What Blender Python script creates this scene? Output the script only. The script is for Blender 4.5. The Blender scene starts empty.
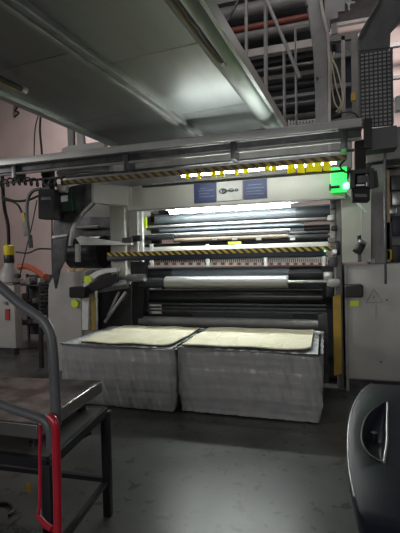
import bpy, bmesh, math, random
from mathutils import Vector, Matrix
random.seed(4)
S=bpy.context.scene; col=S.collection
# ------------------------------------------------------------ camera
F=410.0; yaw=math.radians(16.95); pit=math.radians(-1.15); rol=math.radians(1.36)
fw=Vector((-math.sin(yaw)*math.cos(pit),math.cos(yaw)*math.cos(pit),math.sin(pit)))
r0=Vector((math.cos(yaw),math.sin(yaw),0)); u0=r0.cross(fw)
R=r0*math.cos(rol)-u0*math.sin(rol); U=r0*math.sin(rol)+u0*math.cos(rol)
C=Vector((0,0,1.55))
cd=bpy.data.cameras.new('camera'); cam=bpy.data.objects.new('camera',cd); col.objects.link(cam)
M=Matrix((R,U,-fw)).transposed().to_4x4(); M.translation=C; cam.matrix_world=M
cd.sensor_fit='VERTICAL'; cd.sensor_height=36; cd.lens=36*F/533; cd.clip_start=.05
S.camera=cam
def at(x,y,Y=None,Z=None):
    d=fw+R*((x-200)/F)-U*((y-266.5)/F)
    t=Y/d.y if Y is not None else (Z-1.55)/d.z
    return C+d*t
# ------------------------------------------------------------ materials
MT={}
def mat(n,c,rough=.5,metal=0,spec=.5,c2=None,scale=6,bump=0,bscale=40,stretch=(1,1,1),emit=None,es=0,lo=.35,hi=.65,coat=0,alpha=1):
    m=bpy.data.materials.new(n); m.use_nodes=True; nt=m.node_tree; N=nt.nodes; L=nt.links
    b=N['Principled BSDF']; b.inputs['Base Color'].default_value=(*c,1); b.inputs['Roughness'].default_value=rough
    b.inputs['Metallic'].default_value=metal; b.inputs['Specular IOR Level'].default_value=spec
    if coat: b.inputs['Coat Weight'].default_value=coat; b.inputs['Coat Roughness'].default_value=.12
    if alpha<1: b.inputs['Alpha'].default_value=alpha
    tc=N.new('ShaderNodeTexCoord'); mp=N.new('ShaderNodeMapping'); mp.inputs['Scale'].default_value=stretch
    L.new(tc.outputs['Object'],mp.inputs['Vector'])
    if c2 is None: c2=tuple(v*.75 for v in c)
    no=N.new('ShaderNodeTexNoise'); no.inputs['Scale'].default_value=scale; no.inputs['Detail'].default_value=5
    L.new(mp.outputs[0],no.inputs['Vector'])
    cr=N.new('ShaderNodeValToRGB'); cr.color_ramp.elements[0].position=lo; cr.color_ramp.elements[1].position=hi
    cr.color_ramp.elements[0].color=(*c2,1); cr.color_ramp.elements[1].color=(*c,1)
    L.new(no.outputs['Fac'],cr.inputs['Fac']); L.new(cr.outputs[0],b.inputs['Base Color'])
    if bump:
        n2=N.new('ShaderNodeTexNoise'); n2.inputs['Scale'].default_value=bscale; L.new(mp.outputs[0],n2.inputs['Vector'])
        bp=N.new('ShaderNodeBump'); bp.inputs['Strength'].default_value=bump; bp.inputs['Distance'].default_value=.02
        L.new(n2.outputs['Fac'],bp.inputs['Height']); L.new(bp.outputs[0],b.inputs['Normal'])
    if emit:
        b.inputs['Emission Color'].default_value=(*emit,1); b.inputs['Emission Strength'].default_value=es
    MT[n]=m; return m
def stripes(n,c1,c2,period,slant=1.0,worn=.0):
    m=mat(n,c1,.5); nt=m.node_tree; N=nt.nodes; L=nt.links; b=N['Principled BSDF']
    tc=N.new('ShaderNodeTexCoord'); sx=N.new('ShaderNodeSeparateXYZ'); L.new(tc.outputs['Object'],sx.inputs[0])
    ma=N.new('ShaderNodeMath'); ma.operation='MULTIPLY_ADD'; ma.inputs[1].default_value=slant; L.new(sx.outputs[2],ma.inputs[0]); L.new(sx.outputs[0],ma.inputs[2])
    mm=N.new('ShaderNodeMath'); mm.operation='PINGPONG'; mm.inputs[1].default_value=period; L.new(ma.outputs[0],mm.inputs[0])
    gt=N.new('ShaderNodeMath'); gt.operation='GREATER_THAN'; gt.inputs[1].default_value=period*.5; L.new(mm.outputs[0],gt.inputs[0])
    mx=N.new('ShaderNodeMix'); mx.data_type='RGBA'; mx.inputs[6].default_value=(*c1,1); mx.inputs[7].default_value=(*c2,1)
    L.new(gt.outputs[0],mx.inputs[0]); L.new(mx.outputs[2],b.inputs['Base Color'])
mat('plate',(.42,.445,.435),.40,1,c2=(.33,.355,.345),scale=3,stretch=(1,.12,1),bump=.12,bscale=14)
mat('plate_edge',(.46,.50,.48),.42,.9,c2=(.38,.42,.4),scale=4,stretch=(3,.3,1))
mat('rib',(.48,.5,.485),.4,.5)
mat('wall',(.62,.50,.48),.9,c2=(.54,.43,.41),scale=1.2,bump=.1,bscale=5)
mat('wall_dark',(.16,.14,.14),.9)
mat('ceil',(.10,.10,.11),.9)
mat('cream',(.41,.41,.365),.45,c2=(.39,.39,.35),scale=4)
mat('cabgrey',(.40,.39,.37),.45,c2=(.34,.33,.31),scale=3)
mat('midgrey',(.24,.235,.23),.5,.1,c2=(.18,.175,.17),scale=6)
mat('railgrey',(.40,.40,.39),.42,.2,c2=(.32,.32,.315),scale=8,stretch=(.3,1,1))
mat('steel',(.55,.55,.54),.3,.9,c2=(.4,.4,.4),scale=10)
mat('darksteel',(.10,.10,.105),.36,.6,c2=(.055,.055,.06),scale=8)
mat('silver',(.32,.32,.31),.38,.5,c2=(.27,.27,.265),scale=3,stretch=(.1,1,1))
mat('black',(.012,.012,.014),.4)
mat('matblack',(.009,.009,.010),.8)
mat('rollblack',(.03,.032,.035),.25,.1,c2=(.02,.02,.022),scale=2)
mat('rolldark',(.05,.054,.062),.35,.3,c2=(.035,.039,.044),scale=2)
mat('navy',(.012,.018,.04),.4)
mat('webwhite',(.09,.10,.11),.45,c2=(.07,.08,.09),scale=1.5)
mat('webblue',(.13,.155,.18),.3,c2=(.1,.12,.14),scale=2)
mat('brownroll',(.17,.13,.10),.4,c2=(.1,.08,.06),scale=4,stretch=(.3,1,1))
mat('whitepaint',(.70,.71,.68),.4,c2=(.6,.6,.58))
mat('yellow',(.75,.62,.02),.45,c2=(.6,.48,.02))
mat('tagyellow',(.95,.88,.02),.5,c2=(.9,.8,.02))
mat('ochre',(.42,.27,.03),.5,c2=(.3,.19,.03))
mat('lime',(.62,.78,.05),.5,c2=(.55,.7,.05))
mat('tan',(.62,.48,.28),.6,c2=(.5,.38,.22))
mat('red',(.45,.012,.03),.35,c2=(.35,.01,.025),coat=.3)
mat('redroll',(.16,.03,.02),.5,c2=(.12,.025,.015))
mat('reddot',(.4,.05,.05),.5)
mat('orange',(.42,.09,.05),.5,c2=(.42,.1,.05))
mat('green',(.012,.04,.025),.5,c2=(.01,.03,.018))
mat('blue',(.012,.022,.09),.5,c2=(.01,.018,.075))
mat('linelight',(.14,.18,.28),.5)
mat('poster',(.44,.44,.42),.5)
mat('rubbergrey',(.10,.105,.115),.42,c2=(.075,.08,.088),scale=5)
mat('glossblack',(.014,.016,.026),.4,.0,spec=.07,c2=(.011,.013,.02),scale=3)
mat('cable',(.015,.015,.015),.5)
mat('cablelight',(.5,.45,.33),.5)
mat('beige',(.32,.29,.27),.5,c2=(.26,.235,.22))
mat('greymachine',(.19,.18,.178),.5,.1,c2=(.14,.132,.13),scale=5)
mat('tread',(.25,.25,.25),.4,.6,c2=(.1,.1,.1),scale=60)
mat('scale_top',(.34,.32,.30),.24,.85,c2=(.12,.11,.105),scale=7,bump=.15,bscale=8,lo=.42,hi=.58)
mat('scale_side',(.17,.165,.16),.4,.5,c2=(.13,.125,.12))
mat('frameblack',(.018,.019,.024),.45,.2)
mat('tray',(.085,.088,.092),.5,.2,c2=(.065,.067,.07))
mat('trayback',(.5,.5,.5),.5,.0)
mat('cream_sheet',(.78,.74,.56),.75,c2=(.68,.64,.46),scale=5,bump=.4,bscale=18)
mat('tube',(1,1,1),.5,emit=(.93,1,.97),es=125)
mat('ledstrip',(1,1,1),.5,emit=(.95,1,.96),es=58)
mat('greenlamp',(.05,.8,.15),.4,emit=(.02,1,.12),es=.9)
mat('greencore',(.5,1,.7),.4,emit=(.2,1,.45),es=2.5)
_t=MT['tagyellow'].node_tree; _o=[n for n in _t.nodes if n.type=='OUTPUT_MATERIAL'][0]; _b=_t.nodes['Principled BSDF']
_x=_t.nodes.new('ShaderNodeMixShader'); _x.inputs[0].default_value=.45; _tr=_t.nodes.new('ShaderNodeBsdfTranslucent'); _tr.inputs[0].default_value=(.95,.88,.02,1)
_t.links.new(_b.outputs[0],_x.inputs[1]); _t.links.new(_tr.outputs[0],_x.inputs[2]); _t.links.new(_x.outputs[0],_o.inputs[0])
stripes('hazard',(.42,.29,.03),(.012,.012,.012),.045,1.2)
stripes('hazardworn',(.20,.13,.03),(.03,.025,.02),.05,1.2)
# plastic film: vertical/horizontal streaks over layered sheets
def film():
    m=mat('film',(.36,.36,.365),.3,0,c2=(.31,.31,.315),scale=3,stretch=(1.0,1.0,6),lo=.3,hi=.7)
    nt=m.node_tree; N=nt.nodes; L=nt.links; b=N['Principled BSDF']
    tc=N.new('ShaderNodeTexCoord')
    mp=N.new('ShaderNodeMapping'); mp.inputs['Scale'].default_value=(9,9,.9); L.new(tc.outputs['Object'],mp.inputs[0])
    n1=N.new('ShaderNodeTexNoise'); n1.inputs['Scale'].default_value=2; n1.inputs['Detail'].default_value=6; L.new(mp.outputs[0],n1.inputs[0])
    mp2=N.new('ShaderNodeMapping'); mp2.inputs['Scale'].default_value=(1,1,12); L.new(tc.outputs['Object'],mp2.inputs[0])
    n2=N.new('ShaderNodeTexNoise'); n2.inputs['Scale'].default_value=2; L.new(mp2.outputs[0],n2.inputs[0])
    ad=N.new('ShaderNodeMath'); ad.operation='ADD'; L.new(n1.outputs[0],ad.inputs[0]); L.new(n2.outputs[0],ad.inputs[1])
    bp=N.new('ShaderNodeBump'); bp.inputs['Strength'].default_value=.3; bp.inputs['Distance'].default_value=.02
    L.new(ad.outputs[0],bp.inputs['Height']); L.new(bp.outputs[0],b.inputs['Normal'])
    b.inputs['Coat Weight'].default_value=.4; b.inputs['Coat Roughness'].default_value=.2
film()
mat('filmtop',(.62,.64,.64),.3,c2=(.4,.42,.42),scale=14,bump=.6,bscale=25)
def floor_mat():
    m=mat('floor',(.075,.077,.073),.42,0,spec=.4,c2=(.035,.036,.034),scale=2.6,bump=.05,bscale=9,lo=.3,hi=.7)
    nt=m.node_tree; N=nt.nodes; L=nt.links; b=N['Principled BSDF']
    cr=[n for n in N if n.type=='VALTORGB'][0]; tc=[n for n in N if n.type=='TEX_COORD'][0]
    # cracks
    vo=N.new('ShaderNodeTexVoronoi'); vo.feature='DISTANCE_TO_EDGE'; vo.inputs['Scale'].default_value=1.1
    nz=N.new('ShaderNodeTexNoise'); nz.inputs['Scale'].default_value=5; L.new(tc.outputs['Object'],nz.inputs[0])
    mv=N.new('ShaderNodeMix'); mv.data_type='VECTOR'; mv.inputs[0].default_value=.25; L.new(tc.outputs['Object'],mv.inputs[4]); L.new(nz.outputs['Color'],mv.inputs[5])
    L.new(mv.outputs[1],vo.inputs['Vector'])
    lt=N.new('ShaderNodeMath'); lt.operation='LESS_THAN'; lt.inputs[1].default_value=.003; L.new(vo.outputs['Distance'],lt.inputs[0])
    # stain spots
    v2=N.new('ShaderNodeTexNoise'); v2.inputs['Scale'].default_value=11; v2.inputs['Detail'].default_value=3; L.new(tc.outputs['Object'],v2.inputs[0])
    g=N.new('ShaderNodeMath'); g.operation='GREATER_THAN'; g.inputs[1].default_value=.63; L.new(v2.outputs[0],g.inputs[0])
    a=N.new('ShaderNodeMath'); a.operation='MAXIMUM'; 
    h=N.new('ShaderNodeMath'); h.operation='MULTIPLY'; h.inputs[1].default_value=.3; L.new(lt.outputs[0],h.inputs[0])
    L.new(h.outputs[0],a.inputs[0]); L.new(g.outputs[0],a.inputs[1])
    mx=N.new('ShaderNodeMix'); mx.data_type='RGBA'; mx.inputs[7].default_value=(.02,.02,.02,1)
    L.new(cr.outputs[0],mx.inputs[6]); L.new(a.outputs[0],mx.inputs[0]); L.new(mx.outputs[2],b.inputs['Base Color'])
    n3=N.new('ShaderNodeTexNoise'); n3.inputs['Scale'].default_value=4; n3.inputs['Detail'].default_value=8; L.new(tc.outputs['Object'],n3.inputs[0])
    mr=N.new('ShaderNodeMapRange'); mr.inputs[3].default_value=.2; mr.inputs[4].default_value=.5; L.new(n3.outputs[0],mr.inputs[0]); L.new(mr.outputs[0],b.inputs['Roughness'])
floor_mat()
# ------------------------------------------------------------ mesh helpers
class MB:
    def __init__(s): s.bm=bmesh.new()
    def box(s,x0,x1,y0,y1,z0,z1,bev=0):
        t=bmesh.new(); bmesh.ops.create_cube(t,size=1)
        sx,sy,sz=abs(x1-x0),abs(y1-y0),abs(z1-z0)
        for v in t.verts: v.co=Vector(((x0+x1)/2+v.co.x*sx,(y0+y1)/2+v.co.y*sy,(z0+z1)/2+v.co.z*sz))
        if bev: bmesh.ops.bevel(t,geom=t.edges[:],offset=min(bev,.45*min(sx,sy,sz)),segments=3,affect='EDGES',profile=.5)
        s._m(t); return s
    def _m(s,t):
        me=bpy.data.meshes.new('t'); t.to_mesh(me); s.bm.from_mesh(me); bpy.data.meshes.remove(me); t.free()
    def cyl(s,a,b,r,r2=None,seg=20):
        a=Vector(a); b=Vector(b); d=b-a; t=bmesh.new()
        bmesh.ops.create_cone(t,cap_ends=True,segments=seg,radius1=r,radius2=r if r2 is None else r2,depth=d.length)
        q=Vector((0,0,1)).rotation_difference(d.normalized()).to_matrix().to_4x4()
        q.translation=(a+b)/2; bmesh.ops.transform(t,matrix=q,verts=t.verts[:]); s._m(t); return s
    def beam(s,a,b,w,h):   # rectangular bar between two points
        a=Vector(a); b=Vector(b); d=(b-a).normalized(); up=Vector((0,0,1)) if abs(d.z)<.95 else Vector((0,1,0))
        sx=d.cross(up).normalized()*w/2; sz=sx.normalized().cross(d)*h/2
        vs=[s.bm.verts.new(p+i*sx+j*sz) for p in (a,b) for i,j in ((-1,-1),(1,-1),(1,1),(-1,1))]
        for q in ((0,1,2,3),(7,6,5,4),(0,4,5,1),(1,5,6,2),(2,6,7,3),(3,7,4,0)): s.bm.faces.new([vs[k] for k in q])
        return s
    def tube(s,pts,r,seg=10,smooth=4):
        P=[Vector(p) for p in pts]
        if smooth and len(P)>2:
            Q=[]
            for i in range(len(P)-1):
                p0=P[max(i-1,0)];p1=P[i];p2=P[i+1];p3=P[min(i+2,len(P)-1)]
                for k in range(smooth):
                    t=k/smooth; Q.append(.5*((2*p1)+(p2-p0)*t+(2*p0-5*p1+4*p2-p3)*t*t+(3*p1-p0-3*p2+p3)*t**3))
            Q.append(P[-1]); P=Q
        n=None; rings=[]
        for i,p in enumerate(P):
            d=(P[min(i+1,len(P)-1)]-P[max(i-1,0)]).normalized()
            if n is None: n=d.orthogonal().normalized()
            n=(n-d*n.dot(d)).normalized(); b=d.cross(n)
            rings.append([s.bm.verts.new(p+(n*math.cos(2*math.pi*k/seg)+b*math.sin(2*math.pi*k/seg))*r) for k in range(seg)])
        for a,b in zip(rings,rings[1:]):
            for k in range(seg): s.bm.faces.new((a[k],a[(k+1)%seg],b[(k+1)%seg],b[k]))
        s.bm.faces.new(rings[0][::-1]); s.bm.faces.new(rings[-1]); return s
    def prism(s,pts,off):   # polygon pts extruded by vector off
        off=Vector(off); a=[s.bm.verts.new(Vector(p)) for p in pts]; b=[s.bm.verts.new(Vector(p)+off) for p in pts]
        n=len(a); s.bm.faces.new(a[::-1]); s.bm.faces.new(b)
        for k in range(n): s.bm.faces.new((a[k],a[(k+1)%n],b[(k+1)%n],b[k]))
        return s
    def pxprism(s,px,Y,depth): return s.prism([at(x,y,Y=Y) for x,y in px],(0,depth,0))
    def lathe(s,c,prof,axis='Z',seg=20):
        c=Vector(c); rings=[]
        for r,h in prof:
            rings.append([s.bm.verts.new(c+(Vector((r*math.cos(a),r*math.sin(a),h)) if axis=='Z' else Vector((h,r*math.cos(a),r*math.sin(a))))) for a in [2*math.pi*k/seg for k in range(seg)]])
        for a,b in zip(rings,rings[1:]):
            for k in range(seg): s.bm.faces.new((a[k],a[(k+1)%seg],b[(k+1)%seg],b[k]))
        s.bm.faces.new(rings[0][::-1]); s.bm.faces.new(rings[-1]); return s
    def build(s,name,m,parent=None,bevel=0,smooth=True):
        bmesh.ops.recalc_face_normals(s.bm,faces=s.bm.faces[:])
        org=Vector((0,0,0))
        if parent is None and len(s.bm.verts):
            vs=[v.co for v in s.bm.verts]
            org=Vector((sum(v.x for v in vs)/len(vs),sum(v.y for v in vs)/len(vs),min(v.z for v in vs)))
        elif parent is not None:
            org=wloc(parent)
        for v in s.bm.verts: v.co-=org
        me=bpy.data.meshes.new(name); s.bm.to_mesh(me); s.bm.free()
        o=bpy.data.objects.new(name,me); col.objects.link(o); me.materials.append(MT[m])
        if parent is not None: o.parent=parent
        else: o.location=org
        if bevel:
            b=o.modifiers.new('b','BEVEL'); b.width=bevel; b.segments=2; b.limit_method='ANGLE'; b.angle_limit=math.radians(40)
        if smooth:
            for p in me.polygons: p.use_smooth=True
            try: me.set_sharp_from_angle(angle=math.radians(38))
            except Exception: pass
        return o
def wloc(o):
    v=Vector((0,0,0))
    while o is not None: v=v+Vector(o.location); o=o.parent
    return v
def thing(name,label,cat,loc=(0,0,0),group=None):
    o=bpy.data.objects.new(name,None); col.objects.link(o); o.location=loc; o.empty_display_size=.1
    return tag(o,label,cat,group)
def tag(o,label,cat,group=None):
    o['label']=label; o['category']=cat
    if group: o['group']=group
    return o
def struct(o): o['kind']='structure'; return o
def rollX(x0,x1,yt,yb,Y,**k):
    xm=(x0+x1)/2; zt=at(xm,yt,Y=Y).z; zb=at(xm,yb,Y=Y).z; r=(zt-zb)/2; zc=(zt+zb)/2; ym=(yt+yb)/2
    sl=(290-ym)/(-1145-xm)
    X0=at(x0,ym+sl*(x0-xm),Y=Y).x; X1=at(x1,ym+sl*(x1-xm),Y=Y).x
    return MB().cyl((X0,Y,zc),(X1,Y,zc),r,seg=32)
def boxX(x0,x1,yt,yb,Y,dep=.05,bev=0,mb=None):
    xm=(x0+x1)/2; zt=at(xm,yt,Y=Y).z; zb=at(xm,yb,Y=Y).z; ym=(yt+yb)/2; sl=(290-ym)/(-1145-xm)
    X0=at(x0,ym+sl*(x0-xm),Y=Y).x; X1=at(x1,ym+sl*(x1-xm),Y=Y).x
    return (mb or MB()).box(X0,X1,Y,Y+dep,zb,zt,bev)
def pz(x,y,Y): return at(x,y,Y=Y)

# ============================================================ SETTING
struct(MB().box(-12,5,-3,10.7,-.1,0).build('floor','floor',smooth=False))
struct(MB().box(-12,5,10.5,10.7,0,7).build('wall_back','wall',smooth=False))
struct(MB().box(-12.2,-12,-3,10.7,0,7).build('wall_left','wall',smooth=False))
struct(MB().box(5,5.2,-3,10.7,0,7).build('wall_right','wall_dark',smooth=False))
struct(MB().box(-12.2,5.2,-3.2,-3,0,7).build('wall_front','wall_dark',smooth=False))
struct(MB().box(-12.2,5.2,-3.2,10.7,7,7.2).build('ceiling','ceil',smooth=False))
# small scribbled letter on the wall
a=at(15,111,Y=10.48)
m=MB(); s=.14
m.tube([a+Vector((-.03,0,-s*1.3)),a+Vector((0,0,s*1.2))],.026,6,1)
m.tube([a+Vector((0,0,s*1.2)),a+Vector((.1,0,s*.8)),a+Vector((.01,0,s*.05)),a+Vector((.14,0,-s*.5)),a+Vector((-.03,0,-s*1.3))],.026,6,4)
tag(m.build('wall_mark','black'),'small black letter B painted on the pink wall','mark')
# pipes along back wall, upper right
for i,(x0,x1,y,t) in enumerate([(333,420,17,3),(385,420,43,4),(385,420,76,3),(385,420,98,3)]):
    tag(boxX(x0,x1,y-t/2,y+t/2,9.9,.1).build('wall_beam','midgrey'),
        ['grey horizontal beam on the back wall above the stepped machine head','grey horizontal wall beam, highest one right of the perforated tray',
         'middle grey wall beam at the right edge beside the perforated tray','lowest grey wall beam at the right edge beside the perforated tray'][i],'beam','beams across the back wall')

# ============================================================ OVERHEAD PLATE
ang=math.radians(-4.9)
ov=thing('overhead_deck','large brushed metal panel hung overhead above the rails with a ribbed underside','deck',(0,0,3.0))
ov.rotation_euler=(0,0,ang)
# local coords: unrotated so panel edges run along local Y
def loc(p): 
    c,s_=math.cos(-ang),math.sin(-ang); return Vector((p.x*c-p.y*s_,p.x*s_+p.y*c,0))
pR=loc(at(270,132,Z=3.0)); pL=loc(at(115,142,Z=3.0)); pM=loc(at(200,135,Z=3.0))
XL,XR,XM=pL.x-.02,pR.x-.02,pM.x
YN,YF=-1.2,4.62
def ovb(mb,name,m,**k):
    for v in mb.bm.verts: pass
    me=None
    o=mb.build(name,m,None,**k); o.parent=ov; o.location=(o.location.x,o.location.y,o.location.z-3.0); return o
segs=[YN,.9,2.35,3.55,YF]
for i in range(4):
    y0,y1=segs[i]+.003,segs[i+1]-.003
    ovb(MB().box(XL,XM-.05,y0,y1,3.0,3.03),'panel_sheet','plate',smooth=False)
    y0+= .25*(i>0); y1+=.25*(i<3)
    ovb(MB().box(XM+.05,XR,y0,y1,3.0,3.03),'panel_sheet','plate',smooth=False)
ovb(MB().box(XL-.1,XR+.2,YN,YF,3.04,3.09),'backing','midgrey',smooth=False)
o=ovb(MB().box(XM-.075,XM-.03,YN,YF,2.965,3.03,.008).box(XM-.03,XM+.03,YN,YF,2.985,3.03).box(XM+.03,XM+.06,YN,YF,2.955,3.03,.008),'centre_rib','rib')
ovb(MB().cyl((XR+.11,YN,3.02),(XR+.11,YF+.1,3.02),.105,seg=40).box(XR+.19,XR+.225,YN,YF+.1,2.96,3.06),'edge_beam','plate_edge')
ovb(MB().box(XL-.04,XL+.02,YN,YF,2.96,3.03,.01).box(XL-.11,XL-.05,YN,YF,2.98,3.05,.01),'edge_rail','plate_edge')
# tubes hung below the panel
for (xa,ya,ze,lab) in [(223,62,2.93,'olive striped lamp tube hung under the panel beside the round edge beam'),(24,90,2.93,'yellow striped lamp tube hung under the left edge of the overhead panel')]:
    e=at(xa,ya,Z=ze); d=Vector((math.sin(-ang),math.cos(-ang),0)); n=e-d*2.2
    t=thing('lamp_tube',lab,'lamp tube',(e.x,e.y,ze))
    MB().cyl(n,e,.022,seg=16).build('housing','darksteel',t)
    MB().cyl(e-d*.03,e+d*.02,.027,seg=16).build('end_cap','steel',t)
    s_=Vector((-.022,0,-.004)); MB().beam(n+s_,e-d*.05+s_,.012,.03).build('yellow_strip','yellow' if xa<100 else 'ochre',t)
    for q in (.4,1.4): MB().box(e.x-d.x*q-.008,e.x-d.x*q+.008,e.y-d.y*q-.02,e.y-d.y*q+.02,ze,3.0).build('hanger','darksteel',t)

# ============================================================ OVERHEAD RAILS
rt=thing('overhead_rail','grey flat steel rail beam spanning the whole machine front below the panel','rail',(-1.7,4.2,2.7))
MB().box(-4.4,.36,4.2,4.3,2.765,2.845,.006).build('main_rail','railgrey',rt)
MB().box(-4.4,.36,4.3,4.34,2.70,2.775).build('rear_flange','darksteel',rt)
MB().cyl((-4.4,4.27,2.664),(.36,4.27,2.664),.016).build('guide_rod','midgrey',rt)
MB().cyl((-4.4,4.42,2.60),(.3,4.42,2.60),.016).build('guide_rod','darksteel',rt)
for x in (-3.7,-2.15,-.9,.2):
    MB().box(x-.03,x+.03,4.25,4.44,2.58,2.78,.004).build('rod_bracket','darksteel',rt)
g=thing('tag_rail','worn black and yellow guard bar with yellow tape flags above the cross beam','guard bar',(-1.5,4.25,2.46))
MB().box(-2.98,.22,4.2,4.25,2.462,2.512,.004).build('striped_bar','hazardworn',g,smooth=False)

MB().cyl(pz(182,176.2,4.34),pz(336,162.8,4.34),.0115).build('lamp_tube','ledstrip',g)
MB().box(-1.95,.2,4.24,4.28,2.36,2.38).build('rear_bar','black',g)
for x in (188,199,214,222,237,246,267,274,291,301,310,318,327):
    w=.028 if x<280 else .04; h=.052 if x<280 else .085; p=pz(x,175.4-(x-185)*.088,4.165); p.z-=h/2-.012; tl=random.uniform(-.015,.015)
    MB().prism([(p.x-w,4.16,p.z+h/2),(p.x+w*.8,4.16,p.z+h/2+tl*.5),(p.x+w+tl*.5,4.155,p.z-h/2+tl),(p.x-w*.9,4.158,p.z-h/2)],(0,.006,0)).build('tape_flag','tagyellow',g,smooth=False)
# festoon coil at left
m=MB(); pts=[]
for i in range(220):
    t=i/219; x=-4.3+1.45*t; a=t*2*math.pi*17
    pts.append((x,4.1+.04*math.sin(a),2.5+.045*math.cos(a)-.03*math.sin(t*9)))
tag(m.tube(pts,.010,6,0).build('coiled_cable','cable'),'black coiled cable strung under the left end of the overhead rail','cable')
m=MB(); pts=[(x_,4.55,z_) for x_,z_ in ((-3.25,2.66),(-3.1,2.7),(-2.8,2.71),(-2.5,2.67))]
tag(m.tube(pts,.055,14).build('air_duct','steel'),'shiny metal air tube lying behind the rail above the left camera box','tube')
# posts & block standing behind rail, left
t=thing('support_bracket','light grey bracket with two posts reaching up beside the panel at left','bracket',pz(78,155,4.9))
MB().pxprism([(61,157),(62,149),(68,146),(104,141),(104,157)],4.9,.1).build('base_block','cabgrey',t)
MB().pxprism([(68,147),(67,126),(71,122),(73,124),(73,147)],4.92,.06).build('post','midgrey',t)
MB().pxprism([(77,147),(76,128),(82,128),(84,147)],4.92,.06).build('post','cabgrey',t)
MB().pxprism([(64,125),(66,121),(105,140),(105,143)],4.98,.05).build('strut','darksteel',t)

# ============================================================ PALLET STACKS
def stack(x0,x1,y0,y1,H,label,sheet,dark):
    t=thing('wrapped_stack',label,'wrapped stack',((x0+x1)/2,(y0+y1)/2,0),'film wrapped stacks in front of the machine')
    MB().box(x0+.04,x1-.04,y0+.04,y1-.04,.02,.12).build('pallet','darksteel',t)
    bm=bmesh.new(); nx,ny,nz=46,34,26
    # perimeter wrap wall
    per=[]; r=.05
    def P(u):
        L=[(x1-x0),(y1-y0)]*2; tot=sum(L); d=u*tot
        for k in range(4):
            if d<=L[k]: break
            d-=L[k]
        f=d/L[k]
        return [(x0+f*(x1-x0),y0),(x1,y0+f*(y1-y0)),(x1-f*(x1-x0),y1),(x0,y1-f*(y1-y0))][k]
    n=200; rows=[]
    cx,cy=(x0+x1)/2,(y0+y1)/2
    rnd=random.Random(int(x0*100)); ph=[rnd.uniform(0,6) for _ in range(8)]
    for j in range(nz+1):
        h=j/nz; ring=[]
        ins=0.003*math.sin(h*20+ph[0])+.002*math.sin(h*47+ph[1]) - .03*(h>.985) - .015*math.sin(h*3.1)+(.02*(1-h)**4)
        for i in range(n):
            x,y=P(i/n); dx,dy=x-cx,y-cy
            cs=max(abs(dx)/((x1-x0)/2),.0); cy_=abs(dy)/((y1-y0)/2)
            corner=max(0,min(cs,cy_)-.93)/.07
            k=.006*math.sin(i*.9+ph[2]+h*4)*math.sin(h*9+i*.21)+.005*math.sin(i*2.1+h*13)
            off=ins*-1+k-.035*corner**2
            l=math.hypot(dx,dy)
            ring.append(bm.verts.new((x+(off if cs>cy_ else off*.3)*math.copysign(1,dx),y+(off if cy_>=cs else off*.3)*math.copysign(1,dy),.015+h*(H-.015)-(.012*math.sin(i*.11+ph[3]) if 0<j<nz else 0)+(.012*math.sin(i*.05+ph[4]) if j==nz else 0))))
        rows.append(ring)
    for a,b in zip(rows,rows[1:]):
        for i in range(n): bm.faces.new((a[i],a[(i+1)%n],b[(i+1)%n],b[i]))
    mb=MB(); mb.bm.free(); mb.bm=bm
    mb.build('film_wrap','film',t)
    mb=MB(); # crumpled film border on top
    gx,gy=40,30; V=[[mb.bm.verts.new((x0+.02+(x1-x0-.04)*i/gx,y0+.02+(y1-y0-.04)*j/gy,H-.012+.010*math.sin(i*1.7+j*.6)*math.sin(j*1.3)+.004*rnd.random())) for i in range(gx+1)] for j in range(gy+1)]
    for j in range(gy):
        for i in range(gx): mb.bm.faces.new((V[j][i],V[j][i+1],V[j+1][i+1],V[j+1][i]))
    mb.build('film_fold','filmtop',t)
    # cream sheets on top, cut in panels by thin creases
    sx0,sx1,sy0,sy1=sheet
    for k,(mm,dz,ex) in enumerate((('black',0,.002),('cream_sheet',.012,0))):
        mb=MB(); gx,gy=60,40; top=[];bot=[]
        for j in range(gy+1):
            rt_=[];rb=[]
            for i in range(gx+1):
                u,v=i/gx,j/gy
                # rounded front right corner
                X=sx0-ex+(sx1-sx0+2*ex)*u; Y=sy0-ex+(sy1-sy0+2*ex)*v+.012*math.sin(u*9+ph[5])
                du=max(0,u-.95)/.05; dv=max(0,.12-v)/.12; X-=.05*du*dv**1.5
                z=H+.006+dz+.004*math.sin(u*14+v*5)+.004*math.sin(v*11+ph[6])
                z-=.006*(1 if (i%12==0 or j%10==0) and 0<i<gx and 0<j<gy and k else 0)
                rt_.append(mb.bm.verts.new((X,Y,z+.012))); rb.append(mb.bm.verts.new((X,Y,z)))
            top.append(rt_);bot.append(rb)
        for j in range(gy):
            for i in range(gx):
                mb.bm.faces.new((top[j][i],top[j][i+1],top[j+1][i+1],top[j+1][i])); mb.bm.faces.new((bot[j][i],bot[j+1][i],bot[j+1][i+1],bot[j][i+1]))
        for i in range(gx):
            mb.bm.faces.new((top[0][i],bot[0][i],bot[0][i+1],top[0][i+1])); mb.bm.faces.new((top[gy][i],top[gy][i+1],bot[gy][i+1],bot[gy][i]))
        for j in range(gy):
            mb.bm.faces.new((top[j][0],top[j+1][0],bot[j+1][0],bot[j][0])); mb.bm.faces.new((top[j][gx],bot[j][gx],bot[j+1][gx],top[j+1][gx]))
        o=mb.build(['dark_liner','top_sheet'][k],mm,t)
        if k: o['label']='cream quilted top sheet'
    return t
stack(-2.76,-1.465,3.80,4.92,.66,'left film wrapped stack with cream top sheet, behind the metal scale table',(-2.55,-1.50,3.86,4.86),1)
stack(-1.435,-.055,3.86,5.0,.655,'right film wrapped stack with cream top sheet, nearest the yellow post',(-1.40,-.14,3.92,4.92),1)

# ============================================================ MAIN MACHINE
mc=thing('printing_machine','wide industrial web machine with lit rollers between cream side frames','machine',(-1.3,5.4,0))
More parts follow.
